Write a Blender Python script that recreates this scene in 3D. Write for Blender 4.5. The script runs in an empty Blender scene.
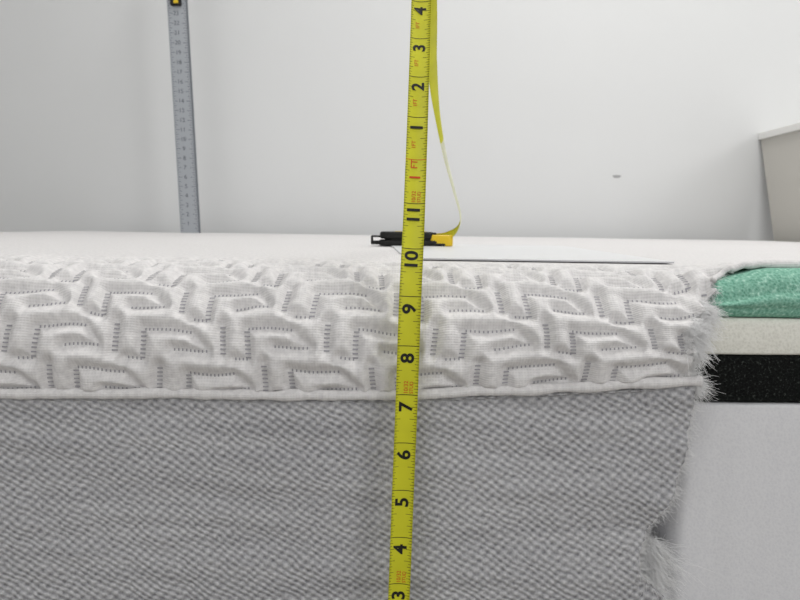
import bpy, math, random
import numpy as np
from mathutils import Vector, Matrix, noise
random.seed(7); rng=np.random.default_rng(7)
I=0.0254
sc=bpy.context.scene
try:
    sc.view_settings.view_transform='Standard'; sc.view_settings.look='None'
except Exception as e: print(e)

# ---------------------------------------------------------------- helpers
def srgb(r,g,b):
    f=lambda c:(c/255/12.92) if c/255<=0.04045 else ((c/255+0.055)/1.055)**2.4
    return (f(r),f(g),f(b),1)
def empty(name,loc=(0,0,0)):
    o=bpy.data.objects.new(name,None); sc.collection.objects.link(o); o.location=Vector(loc)*I
    o.empty_display_size=0.02; return o
def mesh_obj(name,verts,faces,mats=(),parent=None,uvs=None,smooth=True,midx=None):
    me=bpy.data.meshes.new(name)
    V=np.asarray(verts,dtype=float)*I
    me.from_pydata(V.tolist(),[],faces)
    for m in mats: me.materials.append(m)
    if uvs is not None:
        uv=me.uv_layers.new(name='UVMap')
        li=np.zeros(len(me.loops),dtype=np.int32); me.loops.foreach_get('vertex_index',li)
        uv.data.foreach_set('uv',np.asarray(uvs,dtype=np.float32)[li].ravel())
    if smooth: me.polygons.foreach_set('use_smooth',[True]*len(me.polygons))
    if midx is not None: me.polygons.foreach_set('material_index',midx)
    me.update()
    o=bpy.data.objects.new(name,me); sc.collection.objects.link(o)
    if parent:
        o.parent=parent; o.matrix_parent_inverse=Matrix.Translation(-parent.location)
    return o
def box(name,x0,x1,y0,y1,z0,z1,mat,parent=None,bev=0):
    v=[(x,y,z) for x in(x0,x1) for y in(y0,y1) for z in(z0,z1)]
    f=[(0,1,3,2),(4,6,7,5),(0,4,5,1),(2,3,7,6),(0,2,6,4),(1,5,7,3)]
    o=mesh_obj(name,v,f,[mat],parent,smooth=False)
    if bev:
        b=o.modifiers.new('b','BEVEL'); b.width=bev*I; b.segments=3
    return o
class N:
    def __init__(s,name,rough=0.8,spec=0.3):
        s.m=bpy.data.materials.new(name); s.m.use_nodes=True
        s.t=s.m.node_tree; s.b=s.t.nodes['Principled BSDF']
        s.b.inputs['Roughness'].default_value=rough
        s.b.inputs['Specular IOR Level'].default_value=spec
    def n(s,ty,**k):
        n=s.t.nodes.new(ty)
        for a,v in k.items():
            if hasattr(n,a): setattr(n,a,v)
            else: n.inputs[a.replace('_',' ')].default_value=v
        return n
    def l(s,a,b): s.t.links.new(a,b)
    def math(s,op,a,b=None,c=None):
        n=s.t.nodes.new('ShaderNodeMath'); n.operation=op
        for i,x in enumerate((a,b,c)):
            if x is None: continue
            if isinstance(x,(int,float)): n.inputs[i].default_value=x
            else: s.l(x,n.inputs[i])
        return n.outputs[0]
    def ramp(s,fac,stops):
        r=s.t.nodes.new('ShaderNodeValToRGB'); s.l(fac,r.inputs[0])
        e=r.color_ramp.elements
        while len(e)<len(stops): e.new(0.5)
        for i,(p,c) in enumerate(stops): e[i].position=p; e[i].color=c
        return r.outputs[0]
    def col(s,c): s.b.inputs['Base Color'].default_value=c
    def bump(s,h,dist,strength=1.0):
        b=s.t.nodes.new('ShaderNodeBump'); b.inputs['Distance'].default_value=dist
        b.inputs['Strength'].default_value=strength
        s.l(h,b.inputs['Height']); s.l(b.outputs[0],s.b.inputs['Normal'])
def simple(name,c,rough=0.6,spec=0.3,metal=0):
    m=N(name,rough,spec); m.col(c); m.b.inputs['Metallic'].default_value=metal; return m.m
def sstep(a,b,x):
    t=np.clip((x-a)/(b-a),0,1); return t*t*(3-2*t)
def catmull(P,n):
    P=[np.array(p,float) for p in P]; P=[2*P[0]-P[1]]+P+[2*P[-1]-P[-2]]
    out=[]
    for i in range(1,len(P)-2):
        a,b,c,d=P[i-1:i+3]
        for k in range(n):
            t=k/n
            out.append(0.5*((2*b)+(-a+c)*t+(2*a-5*b+4*c-d)*t*t+(-a+3*b-3*c+d)*t**3))
    out.append(P[-2]); return np.array(out)

# ---------------------------------------------------------------- materials
def fabric_top():
    m=N('quilted_knit',0.9,0.15)
    uv=m.n('ShaderNodeUVMap'); sp=m.n('ShaderNodeSeparateXYZ'); m.l(uv.outputs[0],sp.inputs[0])
    u,v=sp.outputs[0],sp.outputs[1]
    a=m.math('SINE',m.math('MULTIPLY',v,2*math.pi/0.05))
    b=m.math('SINE',m.math('MULTIPLY',u,2*math.pi/0.06))
    nz=m.n('ShaderNodeTexNoise'); nz.inputs['Scale'].default_value=9; nz.inputs['Detail'].default_value=5; m.l(uv.outputs[0],nz.inputs['Vector'])
    h=m.math('ADD',m.math('ADD',m.math('MULTIPLY',a,0.35),m.math('MULTIPLY',b,0.2)),m.math('MULTIPLY',nz.outputs[0],1.2))
    m.bump(h,0.0002,0.7)
    c=m.ramp(nz.outputs[0],[(0.3,srgb(206,204,204)),(0.7,srgb(226,224,223))])
    m.l(c,m.b.inputs['Base Color']); return m.m
def fabric_side():
    m=N('side_mesh_knit',0.9,0.15)
    uv=m.n('ShaderNodeUVMap')
    n0=m.n('ShaderNodeTexNoise'); n0.inputs['Scale'].default_value=1.6; n0.inputs['Detail'].default_value=3; m.l(uv.outputs[0],n0.inputs['Vector'])
    sp=m.n('ShaderNodeSeparateXYZ'); m.l(uv.outputs[0],sp.inputs[0])
    u,v=sp.outputs[0],sp.outputs[1]
    v2=m.math('ADD',v,m.math('MULTIPLY',n0.outputs[0],0.14))
    u2=m.math('ADD',u,m.math('MULTIPLY',n0.outputs[0],0.22))
    u3=m.math('ADD',u2,m.math('MULTIPLY',v2,0.30))
    a=m.math('SINE',m.math('MULTIPLY',v2,math.pi/0.095))
    b=m.math('SINE',m.math('MULTIPLY',u3,math.pi/0.125))
    h=m.math('MULTIPLY',a,b)
    fine=m.n('ShaderNodeTexNoise'); fine.inputs['Scale'].default_value=11; fine.inputs['Detail'].default_value=6; fine.inputs['Roughness'].default_value=0.7; m.l(uv.outputs[0],fine.inputs['Vector'])
    mp=m.n('ShaderNodeMapping'); mp.inputs['Scale'].default_value=(0.25,3,1); m.l(uv.outputs[0],mp.inputs[0])
    st=m.n('ShaderNodeTexNoise'); st.inputs['Scale'].default_value=1.0; st.inputs['Detail'].default_value=4; m.l(mp.outputs[0],st.inputs['Vector'])
    k=m.math('ADD',m.math('MULTIPLY',h,0.15),m.math('ADD',m.math('MULTIPLY',fine.outputs[0],0.75),m.math('MULTIPLY',st.outputs[0],0.25)))
    c=m.ramp(k,[(0.26,srgb(134,134,138)),(0.48,srgb(182,182,185)),(0.74,srgb(222,222,223))])
    m.l(c,m.b.inputs['Base Color'])
    m.bump(m.math('ADD',h,m.math('MULTIPLY',fine.outputs[0],2.2)),0.0007,0.9); return m.m
def foam(name,c1,c2,scale,dist,c3=None):
    m=N(name,0.95,0.1)
    tc=m.n('ShaderNodeTexCoord')
    a=m.n('ShaderNodeTexNoise'); a.inputs['Scale'].default_value=scale; a.inputs['Detail'].default_value=3; a.inputs['Roughness'].default_value=0.7
    m.l(tc.outputs['Object'],a.inputs['Vector'])
    v=m.n('ShaderNodeTexVoronoi'); v.inputs['Scale'].default_value=scale*1.2; m.l(tc.outputs['Object'],v.inputs['Vector'])
    k=m.math('ADD',m.math('MULTIPLY',a.outputs[0],0.7),m.math('MULTIPLY',v.outputs[0],0.4))
    st=[(0.35,c1),(0.65,c2)]
    if c3: st.append((0.8,c3))
    m.l(m.ramp(k,st),m.b.inputs['Base Color'])
    m.bump(k,dist,0.8); return m.m
M_top=fabric_top(); M_side=fabric_side()
M_stitch=simple('grey_yarn',srgb(158,157,161),0.9,0.1)
M_fiber=simple('loose_fibres',srgb(238,238,238),0.9,0.1)
M_green=foam('green_gel_foam',srgb(98,152,132),srgb(140,188,168),480,0.0007,srgb(178,216,200))
M_white=foam('white_foam',srgb(214,213,203),srgb(228,227,218),500,0.0003)
M_black=foam('black_foam',srgb(8,9,9),srgb(24,26,25),700,0.0006,srgb(62,66,62))
M_grey=foam('base_foam',srgb(210,210,213),srgb(217,217,219),500,0.0002)
def wallmat(name,c1,c2,sc_=1.2):
    m=N(name,0.7,0.25); tc=m.n('ShaderNodeTexCoord')
    a=m.n('ShaderNodeTexNoise'); a.inputs['Scale'].default_value=sc_; a.inputs['Detail'].default_value=3; m.l(tc.outputs['Object'],a.inputs['Vector'])
    m.l(m.ramp(a.outputs[0],[(0.3,c1),(0.7,c2)]),m.b.inputs['Base Color'])
    f=m.n('ShaderNodeTexNoise'); f.inputs['Scale'].default_value=180; m.l(tc.outputs['Object'],f.inputs['Vector'])
    m.bump(f.outputs[0],0.0004,0.3); return m.m
M_wall=wallmat('painted_wall',srgb(218,219,219),srgb(222,223,223))
M_floor=wallmat('vinyl_floor',srgb(150,146,140),srgb(162,158,152),6)
M_ceil=wallmat('ceiling_paint',srgb(235,235,235),srgb(238,238,238))

# ---------------------------------------------------------------- room
WD=75.0
box('wall_back',-110,110,WD,WD+4,0,104,M_wall)
box('wall_left',-114,-110,-100,WD+4,0,104,M_wall)
box('wall_right',110,114,-100,WD+4,0,104,M_wall)
box('floor',-114,114,-100,WD+4,-3,0,M_floor)
box('ceiling',-114,114,-100,WD+4,104,107,M_ceil)
n=14; vs=[(26.4+0.5*math.cos(t)*(1+.15*math.sin(3*t)),WD-0.02,17.3+0.22*math.sin(t)*(1+.2*math.cos(2*t))) for t in [2*math.pi*i/n for i in range(n)]]
mesh_obj('wall_scuff',vs,[tuple(range(n))],[simple('scuff',srgb(165,165,166))])

# ---------------------------------------------------------------- camera
ZC=10.6
cam=bpy.data.cameras.new('camera'); co=bpy.data.objects.new('camera',cam); sc.collection.objects.link(co)
cam.sensor_width=36; cam.lens=27; cam.clip_start=0.01; cam.clip_end=50
cam.dof.use_dof=True; cam.dof.focus_distance=0.325; cam.dof.aperture_fstop=22
co.matrix_world=Matrix.Translation((0,0,ZC*I)) @ Matrix.Rotation(math.radians(90-6.8),4,'X') @ Matrix.Rotation(math.radians(0.8),4,'Z')
sc.camera=co

# ---------------------------------------------------------------- mattress
MX0,MX1,MD1=-38.0,41.0,72.0
mat_root=empty('mattress',(0,13,0))
prof=catmull([(12.42,7.12),(12.33,7.8),(12.48,8.45),(12.85,9.0),(13.55,9.45),(14.9,9.70),(17,9.78),(20,9.78),(26,9.78)],24)
seg=np.linalg.norm(np.diff(prof,axis=0),axis=1); parc=np.concatenate([[0],np.cumsum(seg)])
SMAX=parc[-1]
tan=np.gradient(prof,parc,axis=0); tan/=np.linalg.norm(tan,axis=1)[:,None]
def seamz(x): return np.interp(x,[-38,-8.3,0,2.1,4.5,6.1,8],[7.0,7.04,7.12,7.23,7.4,7.53,7.6])
def nz(x,y,z=0.0): return noise.noise(Vector((x,y,z)))
P_,Q_=2.25,0.86
# interlocking angular meander: bar, shoulder, returning hook, joined by ladder columns
MOT=[(0,0,0.98,0,'H'),(0.98,0,1.34,-0.36,'D'),(1.34,-0.36,0.62,-0.40,'H2'),(0,0,0,-0.60,'V'),(1.68,0.14,1.68,-0.44,'V'),(0,-0.60,-0.36,-0.56,'H2')]
def rowoff(k): return np.where(k%2==1,P_/2,0.0)+k*0.22
V0=0.48
def dist_field(X,S):
    d=np.full(X.shape,9.0)
    k0=np.floor((S-V0)/Q_).astype(int)
    for dk in(-1,0,1,2):
        k=k0+dk; v=V0+k*Q_; off=rowoff(k)
        j0=np.floor((X-off)/P_)
        for dj in(-1,0,1):
            x0=off+(j0+dj)*P_
            for (ax,ay,bx,by,ty) in MOT:
                px=X-(x0+ax); py=S-(v+ay); ex=bx-ax; ey=by-ay
                t=np.clip((px*ex+py*ey)/(ex*ex+ey*ey),0,1)
                d=np.minimum(d,np.hypot(px-t*ex,py-t*ey))
    return d
def warp(X,S):
    return X+0.05*np.sin(S*2.3+X*0.7)+0.04*np.sin(X*1.9), S+0.05*np.sin(X*1.3+1)+0.03*np.sin(X*3.1+S)+0.01*np.sin(X*6.2+2*S)
def cover(X,S,extra=0.0,quilt=True):
    X=np.asarray(X,float); S=np.asarray(S,float)
    D=np.interp(S,parc,prof[:,0]); Z=np.interp(S,parc,prof[:,1])
    tD=np.interp(S,parc,tan[:,0]); tZ=np.interp(S,parc,tan[:,1])
    nD,nZ=-tZ,tD
    Z=Z+(seamz(X)-7.12)*(1-sstep(0,1.9,S))
    Z=Z+0.03*np.sin(X*0.55+1.0)*sstep(0.5,3,S)*(1-sstep(3.5,4.6,S))
    D=D+0.05*np.sin(X*0.9)*(1-sstep(2,5,S))+0.03*np.sin(X*2.3+S*2)*(1-sstep(2,5,S))
    b=sstep(5.6,7.3,X)*sstep(12.9,13.7,D)
    Z=Z+b*np.maximum(0,9.91-0.16*(1-sstep(6.8,8.4,X))+0.02*np.sin(X*1.3)-Z)*(1-sstep(14.7,15.7,D))
    h=np.zeros(X.shape)
    if quilt:
        wx,ws=warp(X,S); d=dist_field(wx,ws)
        mk=sstep(-1.2,-0.3,X)*sstep(4.0,4.9,S)
        A=0.18*(1-sstep(2.4,6.2,S))*(1-mk)
        A=A*(1-0.7*sstep(6.3,7.3,X)*sstep(2.6,3.2,S))
        h=A*(1-np.exp(-(d/0.14)**2))*sstep(0,0.12,S)
        w=sstep(4.6,6.2,X)*(1-sstep(2.2,3.2,S))
        h=h+w*0.05*np.sin((S*9+X*3.5))*np.cos(X*2)
        h=h+(0.016*np.sin(X*5.1+S*4)*np.sin(S*6.3-X*1.7)+0.006*np.sin(X*11+S*9)*np.sin(S*13-X*5))*(1-sstep(3,5,S))
    h=h+extra
    return X,D+nD*h,Z+nZ*h
cs=[0,1.0,1.4,2.0,2.6,2.78,2.95,3.1,3.3,4.3]; cx=[6.15,6.05,6.1,6.55,6.95,7.25,7.9,9.0,11,41]
def xcut(S):
    S=np.asarray(S,float)
    base=np.interp(S,cs,cx)
    return np.where(S<2.7,base+0.07*np.sin(S*17)+0.05*np.sin(S*41+1),base)
xs=np.concatenate([np.arange(MX0,-11,0.25),np.arange(-11,12,0.035),np.arange(12,MX1+.01,0.25)])
ss=np.concatenate([np.arange(0,4.5,0.03),np.arange(4.5,9,0.06),np.linspace(9,SMAX,30)])
XX,SS=np.meshgrid(xs,ss)
XC=xcut(SS); cl=XX>XC; XK=np.minimum(XX,XC)
x,d,z=cover(XK,SS)
nr,nc=XX.shape
verts=np.stack([x.ravel(),d.ravel(),z.ravel()],1)
uvs=np.stack([XK.ravel(),SS.ravel()],1)
faces=[]
for r in range(nr-1):
    for c in range(nc-1):
        if cl[r,c] and cl[r+1,c]: continue
        a=r*nc+c; faces.append((a,a+1,a+1+nc,a+nc))
qc=mesh_obj('quilted_cover',verts,faces,[M_top],mat_root,uvs)
so=qc.modifiers.new('s','SOLIDIFY'); so.thickness=0.07*I; so.offset=-1
farx=np.linspace(MX0,MX1,120); fard=np.linspace(26,MD1-0.6,70)
prf=[(D_,9.78) for D_ in fard]+[(MD1-0.25,9.7),(MD1-0.05,9.4),(MD1,9.0),(MD1,7.2)]
V=[];U=[]
for (D_,z_) in prf:
    for x_ in farx:
        und=0.04*nz(x_*0.12,D_*0.12)*min(1,max(0,(D_-32)/4))
        V.append((x_,D_,z_+ (und if D_<MD1-1 else 0))); U.append((x_,D_))
nf=len(farx)
F=[(r*nf+c,r*nf+c+1,(r+1)*nf+c+1,(r+1)*nf+c) for r in range(len(prf)-1) for c in range(nf-1)]
mesh_obj('cover_top_panel',V,F,[M_top],mat_root,U)

# stitches
SV=[];SF=[]
def add_stitches(cxs,css,w,hh):
    cxs=np.array(cxs);css=np.array(css)
    X=cxs.copy();S=css.copy()
    for _ in range(6):
        wx,ws=warp(X,S); X=X-(wx-cxs); S=S-(ws-css)
    ok=(S>0.08)&(S<4.5)&(X<xcut(S)-0.08)&(X>-14)&(X<20)&~((X>6.4)&(S>2.7))
    X=X[ok];S=S[ok]
    q=[]
    for (a,b) in((-1,-1),(1,-1),(1,1),(-1,1)):
        q.append(np.stack(cover(X+a*w/2,S+b*hh/2,0.012),1))
    for i in range(len(X)):
        n0=len(SV)
        for k in range(4): SV.append(q[k][i])
        SF.append((n0,n0+1,n0+2,n0+3))
hx=[];hs=[];vx=[];vs_=[]
for k in range(-1,9):
    for j in range(-10,12):
        x0=float(rowoff(np.array(k)))+j*P_; v=V0+k*Q_
        for (ax,ay,bx,by,ty) in MOT:
            L=math.hypot(bx-ax,by-ay)
            if ty in('H','H2'):
                for t in np.arange(0.04,L,0.085):
                    hx.append(x0+ax+(bx-ax)*t/L); hs.append(v+ay+(by-ay)*t/L)
            elif ty=='V':
                for t in np.arange(0.06,L,0.085):
                    vx.append(x0+ax); vs_.append(v+ay-t)
add_stitches(hx,hs,0.030,0.055)
add_stitches(vx,vs_,0.115,0.030)
mesh_obj('cover_stitches',SV,SF,[M_stitch],mat_root,smooth=False)

# side border panel (open knit)
zc_=[-1,1.5,2.5,3.1,3.7,4.4,5.2,6.3,7.6]; xc_=[6.2,6.2,5.9,5.35,5.3,5.65,6.1,6.2,6.25]
xs2=np.concatenate([np.arange(MX0,-11,0.3),np.arange(-11,7,0.06)]); zt=np.linspace(0,1,130)
V=[];U=[];CL=np.zeros((len(zt),len(xs2)),bool)
def side_pt(x_,t):
    zs=float(seamz(x_)); z_=0.05+(zs-0.05)*t
    D_=12.42+0.05*math.sin(x_*0.9)*t
    D_+=0.11*nz(x_*0.16,z_*1.1,3)+0.035*nz(x_*0.5,z_*2.6,9)+0.025*nz(x_*2.5,z_*2.5,1)
    D_+=0.10*math.exp(-((t-1)/0.02)**2)+0.25*max(0,1-t*6)**2
    D_+=max(0,(x_-5.0))*0.05*math.sin(z_*5)
    return (x_,D_,z_)
def side_lim(z0): return float(np.interp(z0,zc_,xc_))+0.12*nz(z0*3,0.3)+0.08*nz(z0*9,5)
for r,t in enumerate(zt):
    for c,x_ in enumerate(xs2):
        z0=7.3*t; lim=side_lim(z0)
        CL[r,c]=x_>lim; x2=min(x_,lim)
        V.append(side_pt(x2,t)); U.append((x2,z0))
nc2=len(xs2)
F=[]
for r in range(len(zt)-1):
    for c in range(nc2-1):
        if CL[r,c] and CL[r+1,c]: continue
        a=r*nc2+c; F.append((a,a+1,a+1+nc2,a+nc2))
sp_=mesh_obj('side_border_fabric',V,F,[M_side],mat_root,U)
so=sp_.modifiers.new('s','SOLIDIFY'); so.thickness=0.04*I; so.offset=1

def tube(name,pts,rad,mat,parent,n=10):
    pts=np.array(pts,float); T=np.gradient(pts,axis=0); T/=np.linalg.norm(T,axis=1)[:,None]
    V=[];F=[];U=[]
    for i,(p,t) in enumerate(zip(pts,T)):
        up=np.array([0,0,1.0]) if abs(t[2])<0.9 else np.array([0,1.0,0])
        a=np.cross(t,up); a/=np.linalg.norm(a); b=np.cross(a,t)
        r=rad[i] if hasattr(rad,'__len__') else rad
        for k in range(n):
            q=2*math.pi*k/n; V.append(p+r*(a*math.cos(q)+b*math.sin(q))); U.append((p[0],abs(k-n/2)*0.06))
    for i in range(len(pts)-1):
        for k in range(n):
            F.append((i*n+k,i*n+(k+1)%n,(i+1)*n+(k+1)%n,(i+1)*n+k))
    F.append(tuple(range(n))[::-1]); F.append(tuple((len(pts)-1)*n+k for k in range(n)))
    return mesh_obj(name,V,F,[mat],parent,U)
px=np.arange(MX0,6.35,0.06)
pts=[(x_,12.33+0.05*math.sin(x_*0.9)+0.03*nz(x_*1.7,9),float(seamz(x_))-0.01+0.04*nz(x_*0.9,2)) for x_ in px]
rr=[0.112+0.035*nz(x_*1.6,7)+0.015*nz(x_*6,3) for x_ in px]
tube('piping',pts,rr,M_top,mat_root,12)
pts=[(x_,12.43+0.05*math.sin(x_*0.9),float(seamz(x_))-0.16+0.03*nz(x_*0.9,4)) for x_ in px if x_<6.2]
tube('piping_welt',pts,[0.05+0.02*nz(p[0]*2,1) for p in pts],M_side,mat_root,8)
# thick rolled cut hem of the cover lying over the exposed foam
hx_=np.concatenate([np.linspace(6.85,7.45,30),np.linspace(7.5,41,300)])
pts=[];rad_=[]
for X in hx_:
    s=float(np.interp(X,cx[4:],cs[4:]))
    if X<6.95: s=2.6-(6.95-X)*1.2
    p=cover(np.array([X]),np.array([s]),0.0)
    g=float(sstep(6.9,8.6,X))
    zz=float(p[2][0])*(1-g)+(9.90+0.02*nz(X*1.5,3))*g
    pts.append((X,float(p[1][0])-0.03-0.05*g*nz(X*0.8,8),zz)); rad_.append(0.06+0.045*g+0.02*nz(X*2.5,2))
tube('cover_cut_hem',pts,rad_,M_top,mat_root,12)

# foam layers
def foam_layer(name,z0,z1,mat,fd=13.1,rtop=0.12,rbot=0.08,top=False):
    xsf=np.concatenate([np.arange(MX0+0.3,4,1.0),np.arange(4,12,0.12),np.arange(12,MX1-0.2,0.6)])
    V=[];F=[]; npf=0
    for x_ in xsf:
        b=float(sstep(5.9,7.0,x_)) if top else float(sstep(5.3,6.6,x_))
        f=14.6*(1-b)+fd*b
        w=0.03*nz(x_*0.5,z0)+0.015*nz(x_*2,z0)
        a1=z1-((0.30*(1-b)+0.24*(1-float(sstep(6.9,8.4,x_)))) if top else 0)
        wv=lambda q:0.035*nz(x_*0.35,q*3.1)
        z0w=z0+ (wv(z0) if z0>0.5 else 0); z1w=a1+(wv(z1) if not top else 0.012*nz(x_*0.5,1))
        bl=0.12 if top else 0.02
        pr=[(f+w+rbot*(1-math.sin(k/6*math.pi/2)),z0w+rbot*(1-math.cos(k/6*math.pi/2))) for k in range(7)]
        pr+=[(f+w-bl*math.sin(q*math.pi)+0.015*nz(x_*3,q),z0w+rbot+(z1w-rtop-z0w-rbot)*q) for q in np.linspace(0.1,0.9,6)]
        pr+=[(f+w+rtop*(1-math.cos(k/8*math.pi/2)),z1w-rtop*(1-math.sin(k/8*math.pi/2))) for k in range(9)]
        zt_=min(z1w,9.5) if top else z1w
        pr+=[(14.4,z1w),(15.6,zt_),(MD1-0.3,zt_),(MD1-0.3,z0w),(16,z0w)]
        npf=len(pr)
        for (D_,z_) in pr: V.append((x_,D_,z_))
    for i in range(len(xsf)-1):
        for k in range(npf):
            F.append((i*npf+k,(i+1)*npf+k,(i+1)*npf+(k+1)%npf,i*npf+(k+1)%npf))
    F.append(tuple(range(npf))); F.append(tuple((len(xsf)-1)*npf+k for k in range(npf))[::-1])
    return mesh_obj(name,V,F,[mat],mat_root)
foam_layer('base_foam_layer',0.0,6.85,M_grey,fd=13.05)
foam_layer('black_foam_layer',6.86,7.93,M_black,fd=13.0)
foam_layer('white_foam_layer',7.94,8.74,M_white,fd=12.98,rtop=0.15)
foam_layer('green_foam_layer',8.75,9.83,M_green,fd=12.98,rtop=0.48,rbot=0.22,top=True)

# frayed fibres
def fibers(name,roots,rad):
    cu=bpy.data.curves.new(name,'CURVE'); cu.dimensions='3D'; cu.bevel_depth=rad*I; cu.bevel_resolution=0
    for (p,dr,L) in roots:
        dr=np.array(dr,float); dr/=np.linalg.norm(dr)
        cur=np.array([random.gauss(0,1) for _ in range(3)])*0.8
        ph=random.uniform(0,6); pv=np.array([random.gauss(0,1) for _ in range(3)])*0.1
        s=cu.splines.new('POLY'); n_=8; s.points.add(n_-1)
        for k in range(n_):
            t=k/(n_-1); q=np.array(p)+dr*L*t+cur*L*t*t*0.6+np.array([0,0,-0.45*L*t*t])+pv*L*math.sin(ph+t*9)*t
            s.points[k].co=(*(q*I),1); s.points[k].radius=1-0.6*t
    cu.materials.append(M_fiber)
    o=bpy.data.objects.new(name,cu); sc.collection.objects.link(o)
    o.parent=mat_root; o.matrix_parent_inverse=Matrix.Translation(-mat_root.location)
    return o
R=[]
def tuft(p,dr,n_,L,sp=0.45,pr=0.05):
    cd=np.array(dr)/np.linalg.norm(dr)+np.array([random.gauss(0,0.22) for _ in range(3)])
    for _ in range(n_):
        q=np.array(p)+np.array([random.gauss(0,pr) for _ in range(3)])
        d_=cd+np.array([random.gauss(0,sp) for _ in range(3)])
        R.append((q,d_,L*random.uniform(0.3,1.0)))
for i in range(1600):
    s=random.uniform(0,2.8); X=float(xcut(s))
    p=np.array([float(v) for v in cover(X-0.05,s,-0.03)])
    R.append((p,(1,random.uniform(-0.3,0.2),random.gauss(0,0.5)),random.uniform(0.04,0.18)))
for i in range(100):
    s=random.uniform(0.75,2.2); X=float(xcut(s))
    p=np.array([float(v) for v in cover(X-0.08,s,-0.05)])
    tuft(p,(1,-0.1,random.uniform(-1.2,0.1)),50,random.uniform(0.18,0.40),0.17,0.03)
for i in range(20):
    tuft((6.15,12.45,7.48+random.gauss(0,0.06)),(1,-0.1,random.uniform(-0.5,0.3)),50,0.32,0.15,0.04)
for i in range(1500):
    z_=random.uniform(0.3,7.4); t=z_/7.3
    p=side_pt(side_lim(z_)-0.03,min(t,1)); R.append((p,(1,random.uniform(-0.2,0.3),random.gauss(0,0.6)),random.uniform(0.04,0.19)))
for i in range(70):
    z_=random.uniform(1.4,3.8); tuft((5.6+random.uniform(-0.1,0.2),12.8,z_),(0.6,-0.1,random.uniform(-1.4,0.1)),40,0.6,0.18,0.05)
fibers('frayed_fibres',R,0.0045)

# thin white board lying on the mattress under the tape case
M_board=simple('white_board_laminate',srgb(220,221,222),0.35,0.4); M_bedge=simple('board_edge',srgb(190,190,193),0.6)
board=empty('thin_white_board',(4,22,9.86))
V=[(0.15,15.9),(7.2,15.8),(8.4,31.0),(-0.6,31.3)]
zb0,zb1=9.79,9.83
VV=[(a,b,zb0) for a,b in V]+[(a,b,zb1) for a,b in V]
mesh_obj('sheet',VV,[(3,2,1,0),(4,5,6,7),(0,1,5,4),(1,2,6,5),(2,3,7,6),(3,0,4,7)],[M_board,M_bedge],board,smooth=False,midx=[0,0,1,1,1,0])

# ---------------------------------------------------------------- tape measure
tape=empty('tape_measure',(1.0,27.8,9.9))
CP=[((-0.02,11.75,0.06),(1,0,0)),((0.065,11.72,3),(1,0,0)),((0.11,11.8,5),(1,0,0)),((0.16,11.88,7),(1,0,0)),((0.20,12.02,9),(1,0,0)),
 ((0.235,12.3,10.0),(1,0,0)),((0.27,12.66,10.93),(1,0,0)),((0.34,13.6,13.5),(1,0,0)),((0.40,14.7,16.25),(1,0,0)),((0.43,15.2,18.0),(1,0,0)),
 ((0.5,15.6,19.3),(1,0,0)),((0.58,16.3,19.6),(1,0.1,0)),((0.7,17.3,18.7),(.8,.5,0)),((0.82,18.5,17.26),(.6,.8,0)),((0.97,20.5,16.1),(.5,.85,0)),((1.28,22.5,14.9),(.4,.9,0.1)),
 ((1.72,24,13.48),(.3,.95,0.2)),((2.19,25,12.2),(.2,.95,0.2)),((2.57,26,11.21),(.1,.9,.3)),((2.53,26.8,10.6),(.1,.7,.5)),((2.1,27.4,10.25),(0,.35,.9)),((1.6,27.8,10.15),(0,0,1))]
PC=catmull([c[0] for c in CP],30); WC=catmull([c[1] for c in CP],30)
arc=np.concatenate([[0],np.cumsum(np.linalg.norm(np.diff(PC,axis=0),axis=1))])
TC=np.gradient(PC,axis=0); TC/=np.linalg.norm(TC,axis=1)[:,None]
WC=WC-TC*np.sum(WC*TC,axis=1)[:,None]; WC/=np.linalg.norm(WC,axis=1)[:,None]
NC=np.cross(WC,TC)
LT=arc[-1]; HW=0.225
def rib(s,v,off=0.0):
    c=np.array([np.interp(s,arc,PC[:,i]) for i in range(3)])
    w=np.array([np.interp(s,arc,WC[:,i]) for i in range(3)])
    n_=np.array([np.interp(s,arc,NC[:,i]) for i in range(3)])
    return c+w*v+n_*(0.9*v*v+off)
def tape_mat(name,c,r=0.45):
    m=N(name,r,0.3); tc=m.n('ShaderNodeTexCoord'); a=m.n('ShaderNodeTexNoise'); a.inputs['Scale'].default_value=60; m.l(tc.outputs['Object'],a.inputs['Vector'])
    c2=tuple(x*0.9 for x in c[:3])+(1,)
    m.l(m.ramp(a.outputs[0],[(0.35,c2),(0.65,c)]),m.b.inputs['Base Color']); return m.m
M_ty=tape_mat('tape_yellow',srgb(206,204,40)); M_tp=tape_mat('tape_underside',srgb(222,222,196))
M_ink=simple('tape_black_ink',srgb(26,26,20),0.5); M_red=simple('tape_red_ink',srgb(200,70,24),0.5)
M_steel=simple('hook_steel',srgb(190,190,190),0.3,0.5,1)
sN=np.linspace(0,LT,500); vN=np.linspace(-HW,HW,9)
V=[];F=[];mi=[]
for off in (0,-0.008):
    for s in sN:
        for v in vN: V.append(rib(s,v,off))
nv=9; L1=len(sN)*nv
for i in range(len(sN)-1):
    for k in range(nv-1):
        a=i*nv+k; F.append((a,a+1,a+1+nv,a+nv)); mi.append(0)
        a+=L1; F.append((a,a+nv,a+1+nv,a+1)); mi.append(1 if sN[i]>30.0 else 0)
    for k in (0,nv-1):
        a=i*nv+k; F.append((a,a+nv,a+nv+L1,a+L1)); mi.append(0)
mesh_obj('blade',V,F,[M_ty,M_tp],tape,midx=mi)
V=[];F=[];mi=[]
def rq(s0,s1,v0,v1,m_):
    nn=4; n0=len(V)
    for k in range(nn+1):
        v=v0+(v1-v0)*k/nn
        V.append(rib(s0,v,0.004)); V.append(rib(s1,v,0.004))
    for k in range(nn):
        a=n0+2*k; F.append((a,a+2,a+3,a+1)); mi.append(m_)
LO=-0.08
OFF=0.27+LO
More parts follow.
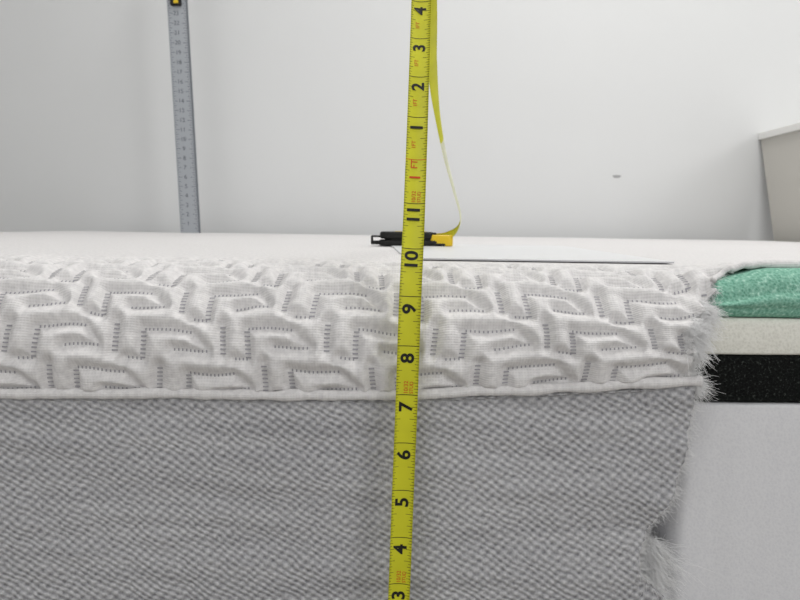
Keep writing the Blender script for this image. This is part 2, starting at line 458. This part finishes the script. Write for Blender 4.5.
for q in range(1,int(LT*16)-8):
    s=q/16+OFF-0.25
    if s<0.05 or q%16==4: continue
    r=(q-4)%16
    L=0.06
    if r%2==0: L=0.085
    if r%4==0: L=0.12
    if r==8: L=0.15
    w=0.009
    rq(s-w/2,s+w/2,HW-L,HW-0.004,0); rq(s-w/2,s+w/2,-HW+0.004,-HW+L*0.75,0)
for n_ in range(0,int(LT)):
    s=n_+OFF
    if s<LT-0.2: rq(s-0.007,s+0.007,-HW+0.004,HW-0.004,1 if n_%12==0 else 0)
mesh_obj('blade_ticks',V,F,[M_ink,M_red],tape,smooth=False,midx=mi)
TV=[];TF=[];TM=[]
def text(body,s,v,size,m_,bold=0.02,sx=1.0):
    cu=bpy.data.curves.new('t','FONT'); cu.body=body; cu.size=size; cu.align_x='CENTER'; cu.align_y='CENTER'; cu.offset=bold*size; cu.resolution_u=4
    o=bpy.data.objects.new('t',cu); sc.collection.objects.link(o)
    dg=bpy.context.evaluated_depsgraph_get(); me=bpy.data.meshes.new_from_object(o.evaluated_get(dg))
    n0=len(TV)
    for vt in me.vertices: TV.append(rib(s+LO+vt.co.x*sx,v-vt.co.y,0.006))
    for p in me.polygons: TF.append(tuple(n0+i for i in p.vertices)); TM.append(m_)
    bpy.data.objects.remove(o); bpy.data.meshes.remove(me)
for n_ in range(1,int(LT)-1):
    if n_%12==0:
        text(str(n_//12),n_-0.14,0.0,0.32,1,0.02); text('FT',n_+0.17,-0.03,0.2,1,0.01)
    else:
        k=n_%12; text(str(k),n_+0.02,0.0,0.37,0,0.028,1.12)
        if n_>12: text('%dFT'%(n_//12),n_-0.38,-0.06,0.12,1,0.005)
for n_ in (3,7,11,19): text('10/32',n_+0.42,-0.02,0.12,1,0.005); text('STUD',n_+0.42,0.09,0.10,1,0.005)
mesh_obj('blade_numerals',TV,TF,[M_ink,M_red],tape,smooth=False,midx=TM)
h0=rib(0.02,0)
box('end_hook',h0[0]-0.2,h0[0]+0.2,h0[1]-0.08,h0[1]-0.045,0.0,0.7,M_steel,tape)
box('end_hook_lip',h0[0]-0.2,h0[0]+0.2,h0[1]-0.08,h0[1]+0.2,0.0,0.04,M_steel,tape)
M_cb=simple('case_black_rubber',srgb(28,27,26),0.6,0.3); M_cy=simple('case_yellow_plastic',srgb(225,190,20),0.35,0.5)
def slab(name,outline,z0,z1,mat,bev,parent):
    o_=[np.array(p,float) for p in outline]; n_=len(o_)
    V=[(p[0],p[1],z0) for p in o_]+[(p[0],p[1],z1) for p in o_]
    F=[tuple(range(n_))[::-1],tuple(range(n_,2*n_))]+[(i,(i+1)%n_,n_+(i+1)%n_,n_+i) for i in range(n_)]
    o=mesh_obj(name,V,F,[mat],parent,smooth=False)
    b=o.modifiers.new('b','BEVEL'); b.width=bev*I; b.segments=3; return o
def rrect(x0,x1,y0,y1,r,n=6):
    out=[]
    for (cx_,cy_,a0) in((x1-r[0],y1-r[0],0),(x0+r[1],y1-r[1],90),(x0+r[2],y0+r[2],180),(x1-r[3],y0+r[3],270)):
        rr_=r[(a0//90)]
        for k in range(n+1):
            a=math.radians(a0+90*k/n); out.append((cx_+rr_*math.cos(a),cy_+rr_*math.sin(a)))
    return out
zb=9.835
slab('case_lower_shell',rrect(-1.0,1.75,26.9,29.6,(0.9,0.9,0.5,0.3)),zb+0.0,zb+0.24,M_cb,0.06,tape)
slab('case_body',rrect(-0.75,1.7,27.0,29.5,(0.85,0.85,0.5,0.3)),zb+0.22,zb+0.36,M_cb,0.02,tape)
slab('case_upper_grip',rrect(-0.95,1.5,26.9,29.6,(0.9,0.9,0.5,0.3)),zb+0.30,zb+0.62,M_cb,0.09,tape)
slab('case_nose',rrect(1.3,2.35,26.95,28.0,(0.15,0.15,0.15,0.25)),zb+0.0,zb+0.50,M_cy,0.06,tape)
slab('case_nose_base',rrect(1.2,2.0,26.9,28.0,(0.1,0.1,0.1,0.1)),zb+0.0,zb+0.12,M_cb,0.03,tape)
slab('thumb_lock',rrect(1.25,1.6,27.1,27.8,(0.05,)*4),zb+0.42,zb+0.60,M_cb,0.04,tape)
slab('belt_clip',rrect(-1.35,-0.7,27.3,28.0,(0.1,)*4),zb+0.36,zb+0.44,M_cb,0.03,tape)
slab('belt_clip_base',rrect(-1.35,-0.7,27.3,28.0,(0.1,)*4),zb+0.03,zb+0.20,M_cb,0.03,tape)
slab('clip_bridge',rrect(-1.36,-1.28,27.3,28.0,(0.03,)*4),zb+0.05,zb+0.42,M_cb,0.02,tape)
slab('case_badge',[(0.45+0.75*math.cos(a),28.25+0.75*math.sin(a)) for a in np.linspace(0,2*math.pi,28,endpoint=False)],zb+0.60,zb+0.64,M_cy,0.01,tape)

# ---------------------------------------------------------------- metal ruler standing on the mattress
rul=empty('metal_ruler',(-23,66,9.8))
M_al=N('brushed_aluminium',0.45,0.5); M_al.b.inputs['Metallic'].default_value=0.35; M_al.col(srgb(168,172,177)); M_al=M_al.m
M_rk=simple('ruler_ink',srgb(74,78,84),0.6); M_dk=simple('ruler_dark_edge',srgb(112,116,122),0.5)
RZ0=9.80; RH=36; RWd=1.0
def rp(u,h,off=0):
    lean=0.9/23.4
    return (-23.05+u-lean*h, 65.9+off+0.02*h, RZ0+h)
V=[];F=[];mi=[]
def rbox(u0,u1,h0_,h1_,o0,o1,m_):
    n0=len(V)
    for u in(u0,u1):
        for h in(h0_,h1_):
            for o in(o0,o1): V.append(rp(u,h,o))
    for f in[(0,1,3,2),(4,6,7,5),(0,4,5,1),(2,3,7,6),(0,2,6,4),(1,5,7,3)]:
        F.append(tuple(n0+i for i in f)); mi.append(m_)
rbox(-RWd,RWd,0,RH,0,0.09,0)
rbox(RWd-0.02,RWd+0.16,0,RH,-0.02,0.12,2)
for q in range(1,int(RH*4)):
    h=q/4; L=0.55 if q%4==0 else (0.38 if q%2==0 else 0.26)
    rbox(-RWd+0.03,-RWd+L,h-0.022,h+0.022,-0.008,0.0,1)
    rbox(RWd-L,RWd-0.05,h-0.022,h+0.022,-0.008,0.0,1)
mesh_obj('blade',V,F,[M_al,M_rk,M_dk],rul,smooth=False,midx=mi)
V=[];F=[]
def rtext(body,u,h,size):
    cu=bpy.data.curves.new('t','FONT'); cu.body=body; cu.size=size; cu.align_x='CENTER'; cu.align_y='CENTER'
    o=bpy.data.objects.new('t',cu); sc.collection.objects.link(o)
    dg=bpy.context.evaluated_depsgraph_get(); me=bpy.data.meshes.new_from_object(o.evaluated_get(dg)); n0=len(V)
    for vt in me.vertices: V.append(rp(u+vt.co.x,h+vt.co.y,-0.012))
    for p in me.polygons: F.append(tuple(n0+i for i in p.vertices))
    bpy.data.objects.remove(o); bpy.data.meshes.remove(me)
for h in range(1,RH): rtext(str(h),-0.1,h,0.62)
mesh_obj('ruler_numerals',V,F,[M_rk],rul,smooth=False)
V=[];F=[];mi=[]
rbox(-0.55,0.55,23.75,25.6,-0.35,-0.0,0); rbox(-0.15,0.3,23.9,25.2,-0.42,-0.34,1)
mesh_obj('ruler_clip',V,F,[M_cb,M_cy],rul,smooth=False,midx=mi)

# ---------------------------------------------------------------- desk at right
M_dt=simple('desk_laminate',srgb(232,231,228),0.5); M_dp=simple('desk_side_panel',srgb(198,195,188),0.6)
desk=empty('desk',(60,60,0))
box('desk_top',43.3,80,40,WD-0.1,21.9,22.7,M_dt,desk,0.06)
def panel(name,x0,x1):
    poly=[(WD-0.2,21.9),(WD-4.6,9.5),(WD-6.5,0),(46,0),(46,21.9)]
    V=[(x0,a,b) for a,b in poly]+[(x1,a,b) for a,b in poly]
    F=[tuple(range(5)),tuple(range(5,10))[::-1]]+[(i,i+5,(i+1)%5+5,(i+1)%5) for i in range(5)]
    return mesh_obj(name,V,F,[M_dp],desk,smooth=False)
panel('side_panel',43.6,44.4); panel('side_panel_far',78,78.8)

# ---------------------------------------------------------------- lights
w=bpy.data.worlds.new('world'); sc.world=w; w.use_nodes=True
w.node_tree.nodes['Background'].inputs[0].default_value=(0.97,0.98,1,1); w.node_tree.nodes['Background'].inputs[1].default_value=0.75
def area(name,loc,target,sx,sy,p,c=(1,1,1)):
    l=bpy.data.lights.new(name,'AREA'); l.shape='RECTANGLE'; l.size=sx*I; l.size_y=sy*I; l.energy=p; l.color=c
    o=bpy.data.objects.new(name,l); sc.collection.objects.link(o); o.location=Vector(loc)*I
    o.rotation_euler=(Vector(target)-Vector(loc)).to_track_quat('-Z','Y').to_euler(); return o
area('rear_fill_light',(25,34,102),(20,34,0),40,20,33,(1,0.99,0.97))
area('rear_fill_light',(-30,-50,102),(-20,0,0),48,24,20,(1,0.99,0.97))  # fill from behind the camera, added to brighten the mattress front
area('window_light',(90,-60,52),(40,75,15),26,26,17,(1,0.99,0.98))
print('LT',LT)
